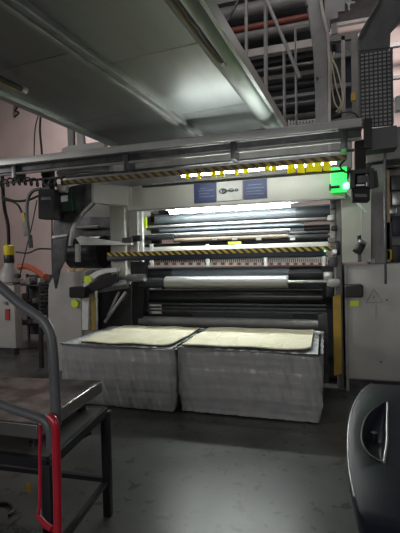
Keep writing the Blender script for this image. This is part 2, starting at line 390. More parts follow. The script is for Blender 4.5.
# crossbeam
X0,X1=pz(127,195,4.8).x,pz(345,180,4.8).x
zt=at(230,178.5,Y=4.8).z; zb=at(230,204,Y=4.8).z
cb=MB().box(X0,X1,4.8,5.0,zb,zt,.008).build('cross_beam','cream',mc)
MB().pxprism([(93,183),(128,186),(128,205),(94,203)],4.7,.35).build('beam_end_box','cream',mc,bevel=.008)
MB().box(X0,X1,4.78,4.82,zb-.02,zb).build('beam_lip','midgrey',mc)
def sign(x0,x1,yt,yb,m,name='sign_plate'):
    return boxX(x0,x1,yt,yb,4.785,.012).build(name,m,cb,smooth=False)
def fix(o): return o
s1=sign(194,216,182.5,202.5,'blue'); s1['label']='left blue notice with pale lines'
s2=sign(217,242,178.8,200.5,'poster'); s2['label']='pale plate with black oval emblem'
s3=sign(243,267,179.5,198.5,'blue'); s3['label']='right blue notice with pale lines'
def lines(x0,x1,ys,off):
    mb=MB()
    for y,a_,b_ in ys:
        p=pz(x0+a_,y,4.778); q=pz(x0+b_,y,4.778); mb.box(p.x,q.x,4.778,4.786,p.z-.004,p.z+.004)
    return mb.build('printed_lines','linelight',cb,smooth=False)
lines(195,0,[(188.5,5,11),(191,3,19),(194,4,14),(197,4,19)],0)
lines(244,0,[(185,4,18),(188.5,2,20),(191.5,3,17),(194.5,2,20)],0)
mb=MB()
def ring(cx,cy,rx,rz,th,yy=4.775,seg=24):
    c=pz(cx,cy,yy)
    A=[];B=[]
    for k in range(seg):
        a=2*math.pi*k/seg; A.append((c.x+rx*math.cos(a),yy,c.z+rz*math.sin(a))); B.append((c.x+(rx-th)*math.cos(a),yy,c.z+(rz-th)*math.sin(a)))
    for k in range(seg):
        j=(k+1)%seg; mb.prism([A[k],A[j],B[j],B[k]],(0,.01,0))
ring(223,191,.052,.032,.014); ring(224,191,.026,.028,.012); ring(231,190.2,.038,.022,.012); ring(236.5,189.8,.022,.017,.010)
c=pz(230,190.4,4.775); mb.box(c.x-.10,c.x+.09,4.775,4.784,c.z-.005,c.z+.003)
mb.build('emblem','black',cb)
# beacon
bx=boxX(331,347,167,192,4.74,.05,.006).build('beacon_plate','greenlamp',mc,smooth=False); bx['label']='glowing green indicator panel'
p=pz(346,186,4.70); MB().lathe((p.x-.0,4.68,p.z-.035),[(.022,0),(.034,.01),(.034,.05),(.022,.065),(.006,.07)],seg=20).build('beacon_lamp','greencore',bx)
p=pz(333,187,4.7); MB().cyl((p.x-.03,4.70,p.z),(p.x+.07,4.70,p.z),.016).box(p.x-.04,p.x-.02,4.68,4.76,p.z-.03,p.z+.03).build('lamp_bracket','black',bx)
# side frames (inner)
xl=pz(110,230,5.1).x; xl2=pz(128,230,5.1).x; xr=pz(335,230,5.1).x; xr2=pz(346,230,5.1).x
MB().box(xl,xl2-.05,5.1,6.3,.0,2.35,.01).build('side_frame','cream',mc)
MB().box(xr,xr+.07,5.02,6.4,0,2.2,.01).build('side_frame','midgrey',mc)
# left post pieces
MB().pxprism([(129,206),(137,206),(138,262),(130,262)],5.15,.06).build('frame_post','cabgrey',mc,bevel=.004)
MB().pxprism([(139,206),(142,206),(143,262),(140,262)],5.2,.05).build('frame_post','whitepaint',mc,bevel=.004)
MB().pxprism([(130,262),(145,262),(142,330),(127,330)],5.25,.2).build('frame_lower','black',mc)
# right post
MB().pxprism([(330,200),(335,199),(335,262),(331,262)],5.0,.05).build('frame_post','cabgrey',mc)
MB().pxprism([(336,192),(341,192),(341,262),(337,262)],4.98,.05).build('frame_post','midgrey',mc)
MB().box(pz(64,160,5.1).x,pz(352,140,5.1).x,5.12,5.9,2.56,pz(100,148,5.1).z,.02).build('top_cover','midgrey',mc)
# green lit angled guard on right
MB().prism([pz(342,191,4.9),pz(346,193,4.9),pz(366,212,4.9),pz(366,262,4.9),pz(342,262,4.9)],(0,.03,0)).build('inner_guard','cream',mc)
MB().beam(pz(347,192,4.86),pz(366,212,4.86),.02,.02).build('guard_trim','whitepaint',mc)
MB().pxprism([(361,188),(371,185),(371,262),(362,262)],4.85,.06).build('guard_strip','cabgrey',mc)
# interior back
MB().box(xl2-.05,xr,6.35,6.4,0,1.48).build('dark_backing','matblack',mc,smooth=False)
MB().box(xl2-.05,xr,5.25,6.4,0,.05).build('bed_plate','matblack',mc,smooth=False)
# upper rear: dark frame pieces seen against wall
for (a_,b_,c_,d_) in [(143,158,200,206),(158,176,203,214),(143,152,213,222),(148,178,226,233),(143,160,238,244),(160,176,213,217),(143,147,206,250),(166,169,206,232),(172,300,226,229),(180,330,238,244)]:
    boxX(a_,b_,c_,d_,6.0,.08).build('rear_bracket','black',mc)
for (a_,b_,c_,d_) in [(155,330,209,224),(158,330,228,236)]:
    boxX(a_,b_,c_,d_,6.1,.04).build('rear_shield','webwhite',mc)
boxX(141,146,217,228,5.35,.04).build('lime_label','lime',mc)
boxX(160,166,217,224,5.9,.04).build('lime_label','lime',mc)
L=mc
def roller(x0,x1,yt,yb,Y,m,core=None,name='roller',shaft=None):
    o=rollX(x0,x1,yt,yb,Y).build(name,m,mc)
    if shaft: rollX(shaft[0],shaft[1],(yt+yb)/2-1.2,(yt+yb)/2+1.2,Y).build('roller_shaft','steel',o)
    return o
roller(170,290,206.3,210.5,5.15,'tube',name='lamp_tube')
boxX(165,298,203.5,206,5.12,.08).build('lamp_housing','whitepaint',mc)
boxX(160,205,203,205.5,5.08,.04).build('lamp_bracket','tan',mc)
roller(156,296,211,221,5.62,'webwhite'); roller(296,330,206,219,5.55,'rolldark')
boxX(148,334,221,223.5,5.42,.05,.004).build('tie_bar','silver',mc)
roller(160,304,225,230.5,5.7,'webblue'); roller(304,330,225,231,5.7,'rolldark')
boxX(146,330,223.6,225.2,5.5,.05).build('tie_bar','midgrey',mc)
roller(148,290,231,234.5,5.45,'silver'); roller(290,328,231,234,5.45,'darksteel')
roller(174,288,235,240.5,5.5,'brownroll'); roller(146,174,234.5,240,5.4,'rollblack'); roller(288,328,234,240,5.42,'rollblack')
roller(142,330,241.2,244,5.55,'rollblack')
wr=boxX(143,328,244.8,250,5.28,.04,.004).build('white_rail','whitepaint',mc)
boxX(228,241,241.6,244,5.28,.02).build('lime_label','lime',wr)
for x in (150,206,264,322): boxX(x,x+3,244,266,5.27,.02).build('rail_post','whitepaint',wr)
for x in (212,232,256,290): boxX(x,x+5,237.5,240,5.33,.03).build('clip','steel',mc)
hb=MB(); boxX(107,332,249.3,253.6,4.98,.05,mb=hb); hz=hb.build('hazard_bar','hazard',mc,smooth=False); hz['label']='black and yellow striped bar'
boxX(107,326,253.6,258.6,5.0,.09,.005).build('navy_beam','navy',mc)
p=pz(325,251,4.95); MB().cyl((p.x,4.95,p.z),(p.x,4.99,p.z),.01).build('green_light','greencore',hz)
# toothed grid
gw=boxX(141,328,256,266,5.36,.03).build('comb_plate','whitepaint',mc)
mb=MB(); 
for i in range(90):
    x=142+i*2.07; boxX(x,x+.6,258.5,262.5,5.345,.015,mb=mb)
boxX(141,328,257.6,258.6,5.345,.015,mb=mb); mb.build('comb_teeth','darksteel',gw)
mb=MB()
for i in range(22):
    x=148+i*8.1; boxX(x,x+3.5,262.8,265,5.34,.02,mb=mb)
mb.build('comb_marks','reddot',gw)
boxX(141,328,265,267.5,5.38,.04).build('grey_bar','midgrey',mc)
roller(140,322,266,279.5,5.5,'rolldark'); 
roller(174,290,265.6,279.9,5.5,'webblue',name='web_wrap'); roller(289,322,265,280.5,5.5,'rollblack',name='roller_end')
sv=roller(166,288,275.8,288.5,5.25,'silver'); sv['label']='bright silver roller'
rollX(138,330,280.5,283.5,5.25).build('roller_shaft','steel',sv)
rollX(140,166,277.5,288,5.27).build('shaft_sleeve','rollblack',sv)
roller(140,322,289,304,5.6,'rollblack'); 
for (a_,b_,c_,d_,m_,Y) in [(150,326,304,305.3,'rolldark',5.4),(146,326,307.5,309,'darksteel',5.4),(146,326,311,312.5,'darksteel',5.35),(190,292,313.5,317,'rolldark',5.5),(140,192,314,317,'rollblack',5.5)]:
    boxX(a_,b_,c_,d_,Y,.04).build('cross_bar',m_,mc)
roller(140,325,318,327.5,5.3,'midgrey'); rollX(128,140,320,326,5.3).build('roller_shaft','steel',mc)
MB().pxprism([(318,316),(327,314),(328,330),(330,420),(322,420)],5.15,.12).build('roller_bearing','darksteel',mc)
# left mechanism shafts
rollX(128,142,255,262,5.2).build('bearing','steel',mc); rollX(120,145,274,282,5.15).build('bearing','steel',mc)
MB().pxprism([(131,236),(140,235),(140,241),(131,242)],5.05,.08).build('clamp','black',mc)
MB().pxprism([(122,238),(131,237),(131,243),(122,243)],5.0,.08).build('clamp','darksteel',mc)
# right mechanism at x 320-345
for (x,y,w,h,m_) in [(333,205,5,8,'darksteel'),(331,218,7,6,'steel'),(334,228,6,5,'black'),(332,240,8,5,'midgrey'),(336,252,8,6,'steel'),(333,262,8,10,'darksteel'),(328,276,9,8,'steel'),(338,248,4,14,'black'),(330,290,8,14,'black'),(346,238,6,10,'black'),(348,250,5,4,'black')]:
    boxX(x-w/2,x+w/2,y-h/2,y+h/2,4.92,.08,.008).build('bearing_block',m_,mc)
p=pz(339,283,4.88)
MB().lathe((p.x-.07,4.9,p.z),[(.02,-.06),(.035,-.05),(.05,-.02),(.05,.05),(.035,.08)],axis='X').build('hub','cabgrey',mc)
# yellow posts
MB().pxprism([(333,296),(341,294),(342,374),(334,376)],4.92,.05).build('yellow_post','ochre',mc,bevel=.004)
boxX(327,334,280,296,5.0,.1).build('bearing_block','rollblack',mc)
MB().pxprism([(91,296),(97,294),(97,330),(92,332)],4.93,.04).build('yellow_post','ochre',mc,bevel=.004)
# left roller end
pc=pz(92,252,5.3); 
MB().cyl((pc.x-.35,5.35,pc.z),(pc.x+.18,5.35,pc.z),.24,seg=32).build('feed_roll','rollblack',mc)
MB().pxprism([(70,200),(132,204),(132,270),(70,270)],5.8,.05).build('feed_back','cabgrey',mc)
MB().pxprism([(70,217),(112,217),(113,236),(70,237)],5.6,.1).build('feed_shield','darksteel',mc)
rollX(74,98,226,229,5.5).build('feed_bar','silver',mc)
MB().pxprism([(76,238),(80,236),(112,241),(131,242),(131,245),(80,245)],5.0,.08).build('feed_arm','whitepaint',mc,bevel=.004)
MB().pxprism([(75,244),(79,244),(79,262),(75,262)],4.98,.05).build('arm_upright','cabgrey',mc,bevel=.004)
MB().cyl(pz(126,292,5.0),pz(105,322,5.0),.022).build('guide_rod','silver',mc); MB().cyl(pz(119,292,5.02),pz(108,316,5.02),.02).build('guide_rod','silver',mc)
MB().cyl(pz(96,289,4.9),pz(97,330,4.9),.025).build('guide_rod','steel',mc)
MB().pxprism([(98,289),(127,284),(128,288),(99,293)],4.98,.06).build('lever_plate','steel',mc)
MB().pxprism([(98,292),(131,284),(131,330),(98,332)],5.06,.03).build('dark_guard','matblack',mc)

# ============================================================ LEFT CABINET
lc=thing('drive_cabinet','grey round shouldered machine cabinet at left with tape rolls on its top','cabinet',pz(75,400,4.95))
out=[(48,395),(48,290),(49,283),(53,277),(60,273),(70,271.5),(86,271),(83,280),(82,290),(82,400)]
lb=MB().pxprism(out,4.95,1.1).build('body','cabgrey',lc,bevel=.012)
arc=[(82,295),(83,284),(88,276),(96,271),(106,268.5),(117,267.5),(117,272),(106,273),(98,276),(92,281),(89,289),(88,330),(82,330)]
MB().pxprism(arc,4.93,.1).build('curved_rim','whitepaint',lc,bevel=.004)
for (x,y) in ((88,279.5),(75,303.5)):
    c=pz(x,y,4.915); MB().cyl((c.x,4.90,c.z),(c.x,4.925 if x<80 else 4.93,c.z),.055,seg=24).build('round_sticker','lime',lc)
MB().pxprism([(82,330),(92,330),(92,400),(82,400)],5.0,.3).build('lower_panel','cabgrey',lc)
hd=MB().pxprism([(69,288),(70,287),(84,287),(84,298),(70,298),(69,296)],4.8,.13).pxprism([(84,287),(93,282),(117,273),(117,282),(95,291),(84,296)],4.86,.06)
hd.build('handle_bar','black',lc,bevel=.006)
for x in (71,80.5):
    c=pz(x,272,5.03); r=.058
    t=thing('tape_roll',['tan tape roll on the left cabinet, left one of two','tan tape roll on the left cabinet, right one of two'][x>75],'tape roll',(c.x,5.03,c.z),'tape rolls on the cabinet')
    MB().lathe((c.x,5.03,c.z),[(.035,0),(r,0),(r,.055),(.035,.055),(.035,0.002)],seg=28).build('tape','tan',t)
    MB().lathe((c.x,5.03,c.z),[(.030,.001),(.034,.001),(.034,.054),(.030,.054)],seg=28).build('core','beige',t)

# curved bracket arm
br=thing('swing_arm','dark curved steel bracket arm rising above the left cabinet','bracket',pz(60,285,4.75))
MB().pxprism([(58,198),(66,188),(80,184),(93,183),(93,203),(82,213),(74,222),(70,230),(66.5,240),(64,260),(59,270),(55,289),(52.5,275),(52,250),(52.5,232),(54.5,214)],4.75,.05).build('arm_plate','darksteel',br,bevel=.006)
MB().pxprism([(93,183),(94,203),(83,214),(76,223),(72,232),(70,246),(68,246),(70,230),(74,221),(82,211),(91.5,201.5),(91.5,184)],4.71,.06).build('edge_flange','steel',br,bevel=.004)
MB().pxprism([(52,236),(67,234),(67,236),(52,238.5)],4.73,.03).build('clamp_band','steel',br)
# black sensor left with green box
def sensor(name,label,px,Y,green):
    t=thing('camera_unit',label,'camera unit',pz(px[0],px[3],Y))
    x0,x1,yt,yb=px
    MB().pxprism([(x0,yt),(x1,yt),(x1,yb-1),(x1-1,yb),(x0+1,yb),(x0,yb-1)],Y,.16).build('housing','matblack',t,bevel=.008)
    MB().pxprism([(x0+3,yt+8),(x1-3,yt+8),(x1-3,yt+11),(x0+3,yt+11)],Y-.008,.012).build('window','darksteel',t)
    return t
t=sensor('s','black camera box with green cover hanging from the rail at left',(38,54,189,219),4.5,1)
MB().pxprism([(50,192),(71,190),(73,211),(53,213)],4.66,.16).build('green_cover','green',t,bevel=.008)
MB().pxprism([(61,196),(67,195),(67,201),(61,202)],4.64,.02).build('label_plate','whitepaint',t)
MB().pxprism([(42,170),(50,169),(50,190),(42,190)],4.52,.1).build('hanger','black',t)
MB().pxprism([(56,184),(67,184),(66,192),(57,192)],4.6,.05).build('connector','cabgrey',t)
t=sensor('s','black camera box hanging beside the green beacon at right',(352,370,186,201),4.3,0)
MB().pxprism([(355,140),(366,139),(366,187),(355,187)],4.32,.1).build('hanger','matblack',t,bevel=.006)
MB().pxprism([(350,170),(374,168),(374,188),(369,188),(369,173),(355,174),(355,188),(350,188)],4.26,.08).build('yoke','black',t,bevel=.004)
MB().pxprism([(364,118),(372,118),(372,148),(364,148)],4.3,.06).build('clamp','black',t,bevel=.004)
MB().pxprism([(357.5,176),(368,175),(368,182),(357.5,183)],4.30,.02).build('plate','darksteel',t)
MB().pxprism([(356,184.5),(364.5,184.2),(364.5,185.6),(356,186)],4.28,.01).build('marking','steel',t)
MB().tube([pz(345,160,4.1),pz(340,166,4.1),pz(345,172,4.1),pz(352,171,4.15)],.010,6).build('wire','cable',t)
MB().pxprism([(370,172),(377,170),(379,186),(371,188)],4.4,.08).build('green_cover','green',t,bevel=.006)

# ============================================================ RIGHT CABINET
rc=thing('drive_cabinet','large grey machine cabinet at right with a triangle mark and lime sticker','cabinet',(.9,5.3,0))
rx=pz(345,300,4.95).x
MB().box(rx,2.2,4.95,6.2,.12,1.44,.03).build('body','cabgrey',rc)
MB().box(rx+.03,2.2,5.0,6.2,0,.12).build('plinth','darksteel',rc)
MB().box(rx,rx+.03,4.93,4.97,.0,1.43).build('corner_strip','midgrey',rc)
def hand(pts,r=.0035,Y=4.943): return MB().tube([pz(x,y,Y) for x,y in pts],r,6,0)
mk=hand([(366,303),(374,289),(383,302),(366,303)])
mk.tube([pz(374,296,4.943),pz(374,299,4.943)],.005,6,0); mk.tube([pz(376,305,4.943),pz(376,317,4.943)],.003,6,0)
mk.build('triangle_mark','midgrey',rc)
MB().pxprism([(350,301),(359,300.5),(359,306),(350,306.5)],4.937,.012).build('lime_sticker','lime',rc)
kn=MB().pxprism([(345,285.5),(362,284.5),(363.5,286),(363.5,296),(362,297.5),(345,297.5)],4.72,.2).build('black_handle','black',rc,bevel=.012)
for x,y in ((381,362),(387,300)): 
    c=pz(x,y,4.94); MB().cyl((c.x,4.935,c.z),(c.x,4.955,c.z),.008,seg=12).build('bolt','black',rc)
# stuff on the right cabinet
c=pz(371,262,5.0)
t=thing('upper_housing','dark grey tall housing standing on the right cabinet','housing',(c.x,5.1,1.44))
MB().pxprism([(371,165),(386,163),(387,264),(371,264)],5.05,.5).build('dark_panel','midgrey',t,bevel=.01)
MB().pxprism([(366,130),(420,124),(420,156),(385,160),(366,163)],5.02,.5).build('head_panel','greymachine',t,bevel=.01)
c=pz(361,248,4.84); t2=MB().cyl(pz(357,252,4.75),pz(362,242,4.8),.05,seg=24)
t3=thing('spot_lamp','small dark swivel spot lamp above the right cabinet','lamp',c)
t2.build('lamp_barrel','black',t3); MB().cyl(pz(362,243,4.74),pz(363,241,4.735),.042,.045,seg=24).build('lens_rim','steel',t3)
MB().pxprism([(357,236),(361,235),(362,262),(358,262)],4.9,.03).build('stem','darksteel',t3)
tag(MB().box(pz(369,262,4.98).x,pz(375,262,4.98).x,4.98,5.08,1.44,1.50,.008).build('small_box','cabgrey'),'small pale box on top of the right cabinet','box')
# electric enclosure far right
x0=pz(383,200,5.3).x
en=thing('open_enclosure','open cabinet with bright metal and dark fittings at the right edge','cabinet',(x0+.4,5.4,1.44))
MB().box(x0,x0+.03,5.3,5.7,1.44,2.72).box(x0,x0+1.2,5.3,5.7,2.69,2.72).box(x0,x0+1.2,5.68,5.7,1.44,2.72).build('casing','midgrey',en)
for (a_,b_,c_,d_,m_) in [(386,400,160,166,'whitepaint'),(386,390,170,262,'tan'),(391,405,175,190,'darksteel'),(392,404,192,205,'steel'),(389,397,208,214,'steel'),(392,405,216,236,'navy'),(385,392,222,250,'darksteel'),(384,392,250,260,'yellow'),(392,405,245,262,'black')]:  # top white strip is a painted highlight; pale colours replace missing light
    boxX(a_,b_,c_,d_,5.4,.1,.006).build('fitting_and_glint',m_,en)
tag(MB().cyl(pz(385,150,4.6),pz(385.5,284,4.6),.014).build('drop_rod','darksteel'),'thin dark vertical rod hanging in front of the right cabinet','rod')

# ============================================================ PERFORATED CABLE TRAY
tr=thing('cable_tray','dark perforated metal cable tray bending overhead at upper right','cable tray',pz(376,150,4.35))
Yt=4.35
A=[pz(360,50,Yt),pz(391,46,Yt),pz(392,124,Yt),pz(361,128,Yt)]
xa,xb=A[0].x,A[1].x; za=A[3].z; zb_=A[0].z-.03
mb=MB(); nc,nr=7,19
for r_ in range(nr+1):
    z=za+(zb_-za)*r_/nr; mb.box(xa,xb,Yt,Yt+.006,z-.006,z+.006)
for c_ in range(nc+1):
    x=xa+(xb-xa)*c_/nc; 
    mb.box(x-.006,x+.006,Yt,Yt+.006,za,zb_)
mb.box(xa-.012,xa,Yt-.02,Yt+.14,za,zb_); mb.box(xb,xb+.012,Yt-.02,Yt+.14,za,zb_)
mb.build('perforated_face','tray',tr,smooth=False)
MB().box(xa,xb,Yt+.03,Yt+.035,za,zb_).build('tray_back','trayback',tr)
MB().pxprism([(359,51),(358,38),(361,30),(381,-3),(425,-25),(425,-10),(391,28),(390,47)],Yt,.14).build('bend_section','tray',tr,bevel=.004)
MB().prism([pz(359,38,Yt-.01),pz(381,-3,Yt-.01),pz(383,-3,Yt-.01),pz(361,39,Yt-.01)],(0,.16,0)).build('bend_lip','darksteel',tr)
MB().pxprism([(366,129),(397,125),(398,147),(367,151)],Yt-.02,.2).build('junction_box','tray',tr,bevel=.006)
MB().pxprism([(396,96),(410,94),(410,108),(396,110)],Yt+.5,.1).build('side_bracket','trayback',tr)

# ============================================================ UPPER REAR TOWER
tw=thing('roller_tower','dark tall machine tower with stacked rollers and one red roller, behind the rails','machine',pz(262,140,6.8))
MB().pxprism([(175,-15),(328,-40),(328,140),(175,150)],7.3,.1).build('dark_backing','matblack',tw,smooth=False)  # added matt black sheet, keeps the gaps between the rollers dark
for (x0,x1,yt,yb,Y,m_,k) in [(195,300,-14,-2,6.6,'greymachine','b'),(215,305,1,14,6.6,'greymachine','r'),(225,330,19,25.5,6.5,'redroll','r'),(225,310,27,38,6.8,'greymachine','r'),(225,330,44.5,52,6.4,'beige','b'),
     (230,316,60,63,6.6,'rolldark','b'),(230,316,67,71,6.5,'darksteel','r'),(235,316,75,79,6.6,'greymachine','b'),(240,316,83,92,6.8,'rolldark','r'),(245,316,96,99,6.5,'greymachine','b'),(250,316,102,112,6.8,'rolldark','r'),(255,316,115,118,6.5,'darksteel','b'),(268,320,121,126,6.4,'darksteel','b')]:
    nm={'redroll':'red_roller','beige':'beige_beam'}.get(m_,'roller' if k=='r' else 'cross_bar')
    (rollX(x0,x1,yt,yb,Y) if k=='r' else boxX(x0,x1,yt,yb,Y,.12)).build(nm,m_,tw)
mb=MB()
for i in range(9):
    boxX(288+i*3.2,289.6+i*3.2,120,128,6.2,.02,mb=mb)
for j in range(3): boxX(288,316,120.2+j*3,121.2+j*3,6.2,.02,mb=mb)
mb.build('mesh_guard','whitepaint',tw)
for x in (-1.9,.1): MB().box(x,x+.12,7.05,7.17,0,5.0).build('support_post','darksteel',tw)
# guard rail of thin posts
gr=thing('guard_rail','thin grey upright railing posts with a sloping bar beyond the edge beam','railing',pz(270,140,5.6))
for (x,y0,y1,r) in [(246,-20,70,.022),(265.5,-20,100,.026),(284,52,128,.018)]:
    MB().cyl(pz(x,y0,5.5),pz(x+.6,y1,5.5),r).build('post','midgrey',gr)
MB().cyl(pz(258,-20,5.4),pz(300,78,5.4),.022).build('sloping_bar','midgrey',gr)
MB().tube([pz(314,25,5.45),pz(296,28.5,5.45),pz(295.2,30,5.45),pz(296.5,128,5.45)],.014,8,0).build('hoop','midgrey',gr)
MB().cyl(pz(250,-20,5.6),pz(222,30,5.6),.02).build('sloping_bar','darksteel',gr)
# column
cl=thing('steel_column','tall grey curved steel column standing behind the rails, right of the railing','column',pz(318,140,5.15))
MB().pxprism([(302,-25),(306,0),(310,25),(313,50),(315,90),(316,170),(328,170),(328,60),(326,32),(321,12),(316,-25)],5.15,.1).build('web_plate','greymachine',cl,bevel=.006)
MB().pxprism([(316,-25),(321,12),(326,32),(328,60),(328,170),(331,170),(331,58),(329,30),(324,10),(319,-25)],5.1,.2).build('flange','beige',cl,bevel=.004)
for y in (6,78): 
    c=pz(307 if y<10 else 317,y,5.14); MB().cyl((c.x,5.12,c.z),(c.x,5.16,c.z),.014,seg=12).build('bolt','darksteel',cl)
# right frame
fr=thing('side_frame','light grey upright frame with openings between the column and cable tray','frame',pz(344,160,5.6))
for (pp,Y,m_,n_) in [([(341,36),(345,35),(346,125),(342,125)],5.5,'beige','post'),([(351,35),(358,34),(359,125),(352,125)],5.45,'greymachine','post'),
   ([(329,36),(358,32),(358,38),(329,42)],5.5,'greymachine','rung'),([(329,54),(358,50),(358,55),(329,59)],5.52,'greymachine','rung'),([(329,84),(352,82),(352,86),(329,88)],5.52,'greymachine','rung'),
   ([(345,55),(351,54),(352,106),(346,107)],5.6,'navy','door_panel'),([(324,-20),(352,-22),(352,2),(345,3),(345,11),(338,12),(338,18),(330,20),(330,30),(325,30)],5.5,'greymachine','stepped_head'),
   ([(346,2),(355,1),(355,3),(350,4),(350,10),(348,10),(348,4),(346,4)],5.5,'beige','hook_plate'),([(351,93),(356,92),(356,100),(351,101)],5.42,'ochre','yellow_label'),([(329,108),(345,106),(345,118),(329,120)],5.55,'black','dark_block'),
   ([(330,120),(362,114),(362,130),(330,136)],5.3,'greymachine','base_plate'),([(331,24),(337,22),(338,33),(331,34)],5.7,'whitepaint','bright_fitting'),([(338,40),(341,40),(341,52),(338,52)],5.7,'darksteel','clamp'),([(332,44),(336,44),(336,50),(332,50)],5.6,'black','clamp'),([(329,40),(343,38),(343,118),(329,120)],5.9,'darksteel','rear_panel'),([(343,38),(361,36),(361,118),(343,118)],5.92,'midgrey','rear_panel')]:
    MB().pxprism(pp,Y,.05).build(n_,m_,fr,bevel=.003)
cb2=thing('cable_bundle','loose pale cables hanging in loops inside the upright frame','cables',pz(336,110,5.4))
for pts in [[(331,52),(333,70),(337,90),(341,104),(336,112)],[(333,60),(338,72),(343,95),(342,106),(338,114)],[(334,52),(331,75),(334,100),(338,108)]]:
    MB().tube([pz(x,y,5.42) for x,y in pts],.009,6).build('cable','cablelight',cb2)
MB().tube([pz(x,y,5.3) for x,y in [(315,132),(322,124),(335,115),(352,112),(362,122)]],.011,6).build('cable','cable',cb2)

# ============================================================ LEFT SIDE CLUTTER
t=thing('electrical_cabinet','pale grey box cabinet with red label at the left edge','cabinet',pz(5,352,5.6))
p0=pz(-40,285,5.6); p1=pz(14,285,5.6); zb2=pz(5,348,5.6).z
MB().box(p0.x,p1.x,5.6,5.76,zb2,p1.z,.01).build('body','cabgrey',t)
MB().box(p0.x,p1.x-.06,5.62,5.74,.0,zb2).build('plinth','darksteel',t)
MB().pxprism([(5,309),(9,309),(9,320),(5,320)],5.58,.03).build('red_label','reddot',t)
c=pz(5,303,5.57); MB().cyl((c.x,5.56,c.z),(c.x,5.61,c.z),.03,seg=20).build('round_lock','silver',t)
t=thing('motor_unit','grey bell shaped motor with a yellow collar and hose on the left cabinet','motor',pz(10,282,5.65))
c=pz(10,283,5.65); k=lambda dy:pz(10,283-dy,5.65).z-c.z
MB().lathe((c.x,5.65,c.z),[(.12,0),(.17,.02),(.17,k(7)),(.14,k(12)),(.09,k(17)),(.08,k(20))],seg=28).build('bell','cabgrey',t)
MB().lathe((c.x,5.65,c.z),[(.076,k(20)),(.082,k(21)),(.082,k(27)),(.076,k(28))],seg=28).build('dark_band','black',t)
MB().lathe((c.x,5.65,c.z),[(.082,k(28)),(.084,k(29)),(.084,k(37)),(.06,k(38)),(.0601,k(38.2))],seg=28).build('yellow_collar','yellow',t)
MB().tube([(c.x,5.65,c.z+k(37)),pz(8,225,5.6),pz(4,205,5.5),pz(2,170,5.3)],.028,10).build('hose','cable',t)
c2=pz(17,276,5.5); MB().cyl((c2.x,5.48,c2.z),(c2.x,5.56,c2.z),.035,seg=20).build('port','black',t)
t=MB().tube([pz(19,267,5.6),pz(26,266,5.6),pz(34,269,5.5),pz(46,277,5.3)],.05,14)
t=tag(t.build('orange_hose','orange'),'orange red hose running from the grey motor to the machine','hose')
t=thing('pendant_switch','yellow and black pendant switch on a curved cable against the pink wall','switch',pz(24,225,5.0))
MB().pxprism([(20,213),(24,212),(28,233),(24,235)],5.0,.05).build('switch_body','ochre',t,bevel=.006)
MB().pxprism([(22,222),(26,221),(28,234),(24,236)],4.98,.03).build('switch_face','black',t,bevel=.003)
MB().tube([pz(3,200,5.02),pz(11,201,5.02),pz(18,205,5.02),pz(22,213,5.02)],.016,8).build('cable','cable',t)
t=thing('hose_loop','thick grey hose looping down with a black nozzle from the camera box','hose',pz(30,245,4.9))
MB().tube([pz(41,189,4.9),pz(33,191,4.9),pz(28,199,4.9),pz(27,215,4.9),pz(29,235,4.9)],.024,10).build('hose','rubbergrey',t)
MB().cyl(pz(30,235,4.9),pz(31,248,4.9),.03).build('nozzle','black',t)
for (pts,r,lab) in [([(2,197),(15,201),(28,200),(38,196)],.018,'black cable sagging across to the left camera box'),
   ([(41,112),(40,130),(42,155),(42,176)],.018,'thicker hanging cable on the pink wall under the panel'),([(39,113),(35,130),(34,160)],.010,'thin hanging cable on the pink wall under the panel'),
   ([(37,200),(32,225),(26,250),(20,275)],.008,'thin slanting wire in front of the pink wall, left of the bracket arm'),([(16,252),(28,253),(38,249),(51,249)],.012,'grey wire running level from the yellow collar to the bracket arm'),
   ([(52,219),(52,250),(53,285)],.010,'black wire dropping beside the swing arm')]:
    tag(MB().tube([pz(x,y,5.0 if y>180 else 6.0) for x,y in pts],r,8).build('hanging_cable','cable'),lab,'cable','cables hanging at the left')
pts=[]
for i in range(200):
    q=i/199; c=pz(45-2*q,281+46*q,5.0); a=q*2*math.pi*13; pts.append((c.x+.05*math.cos(a),5.0+.05*math.sin(a),c.z))
tag(MB().tube(pts,.012,6,0).build('spiral_cord','cable'),'black spiral cord hanging down beside the left cabinet','cord')
tag(MB().tube([pz(41,282,5.06),pz(41,340,5.06),pz(42,372,5.06)],.035,8).build('drop_hose','cable'),'thick black hose dropping behind the handle beside the left cabinet','hose')
# rack with parts
rk=thing('parts_rack','dark metal rack holding small machine parts behind the handrail','rack',pz(32,400,6.6))
xa=pz(17,300,6.6).x; xb=pz(50,300,6.6).x
for z in (.35,.75,1.1): MB().box(xa,xb,6.5,6.9,z,z+.03).build('shelf','darksteel',rk)
for x in (xa,xb-.04):
    for y in (6.5,6.86): MB().box(x,x+.04,y,y+.04,0,1.32).build('post','darksteel',rk)
MB().box(xa,xb,6.88,6.9,.1,1.3).build('back_sheet','darksteel',rk)
for i in range(15):
    x=xa+.06+(i%5)*.135*(xb-xa)/.75; z=(.38,.78,1.13)[i//5]; h=random.uniform(.06,.2); w=random.uniform(.05,.13); m_=random.choice(['black','steel','midgrey','cabgrey','darksteel'])
    nm,mb=[('machine_part',MB().box(x,x+w,6.45,6.6,z,z+h,.01)),('metal_sleeve',MB().cyl((x,6.48,z+.04),(x+w+.08,6.56,z+.04),.038))][i%2]
    tag(mb.build(nm,m_),'small %s lying on the dark parts rack at left'%('block' if i%2==0 else 'metal sleeve'),'machine part','parts on the rack' if i%2==0 else 'sleeves on the rack')
tag(MB().tube([(xa-.1,6.0,.02),(xa+.2,5.8,.02),(xa+.5,5.9,.02),(xb,6.2,.02)],.012,6).build('floor_cable','cable'),'black cable lying on the floor before the parts rack','cable')

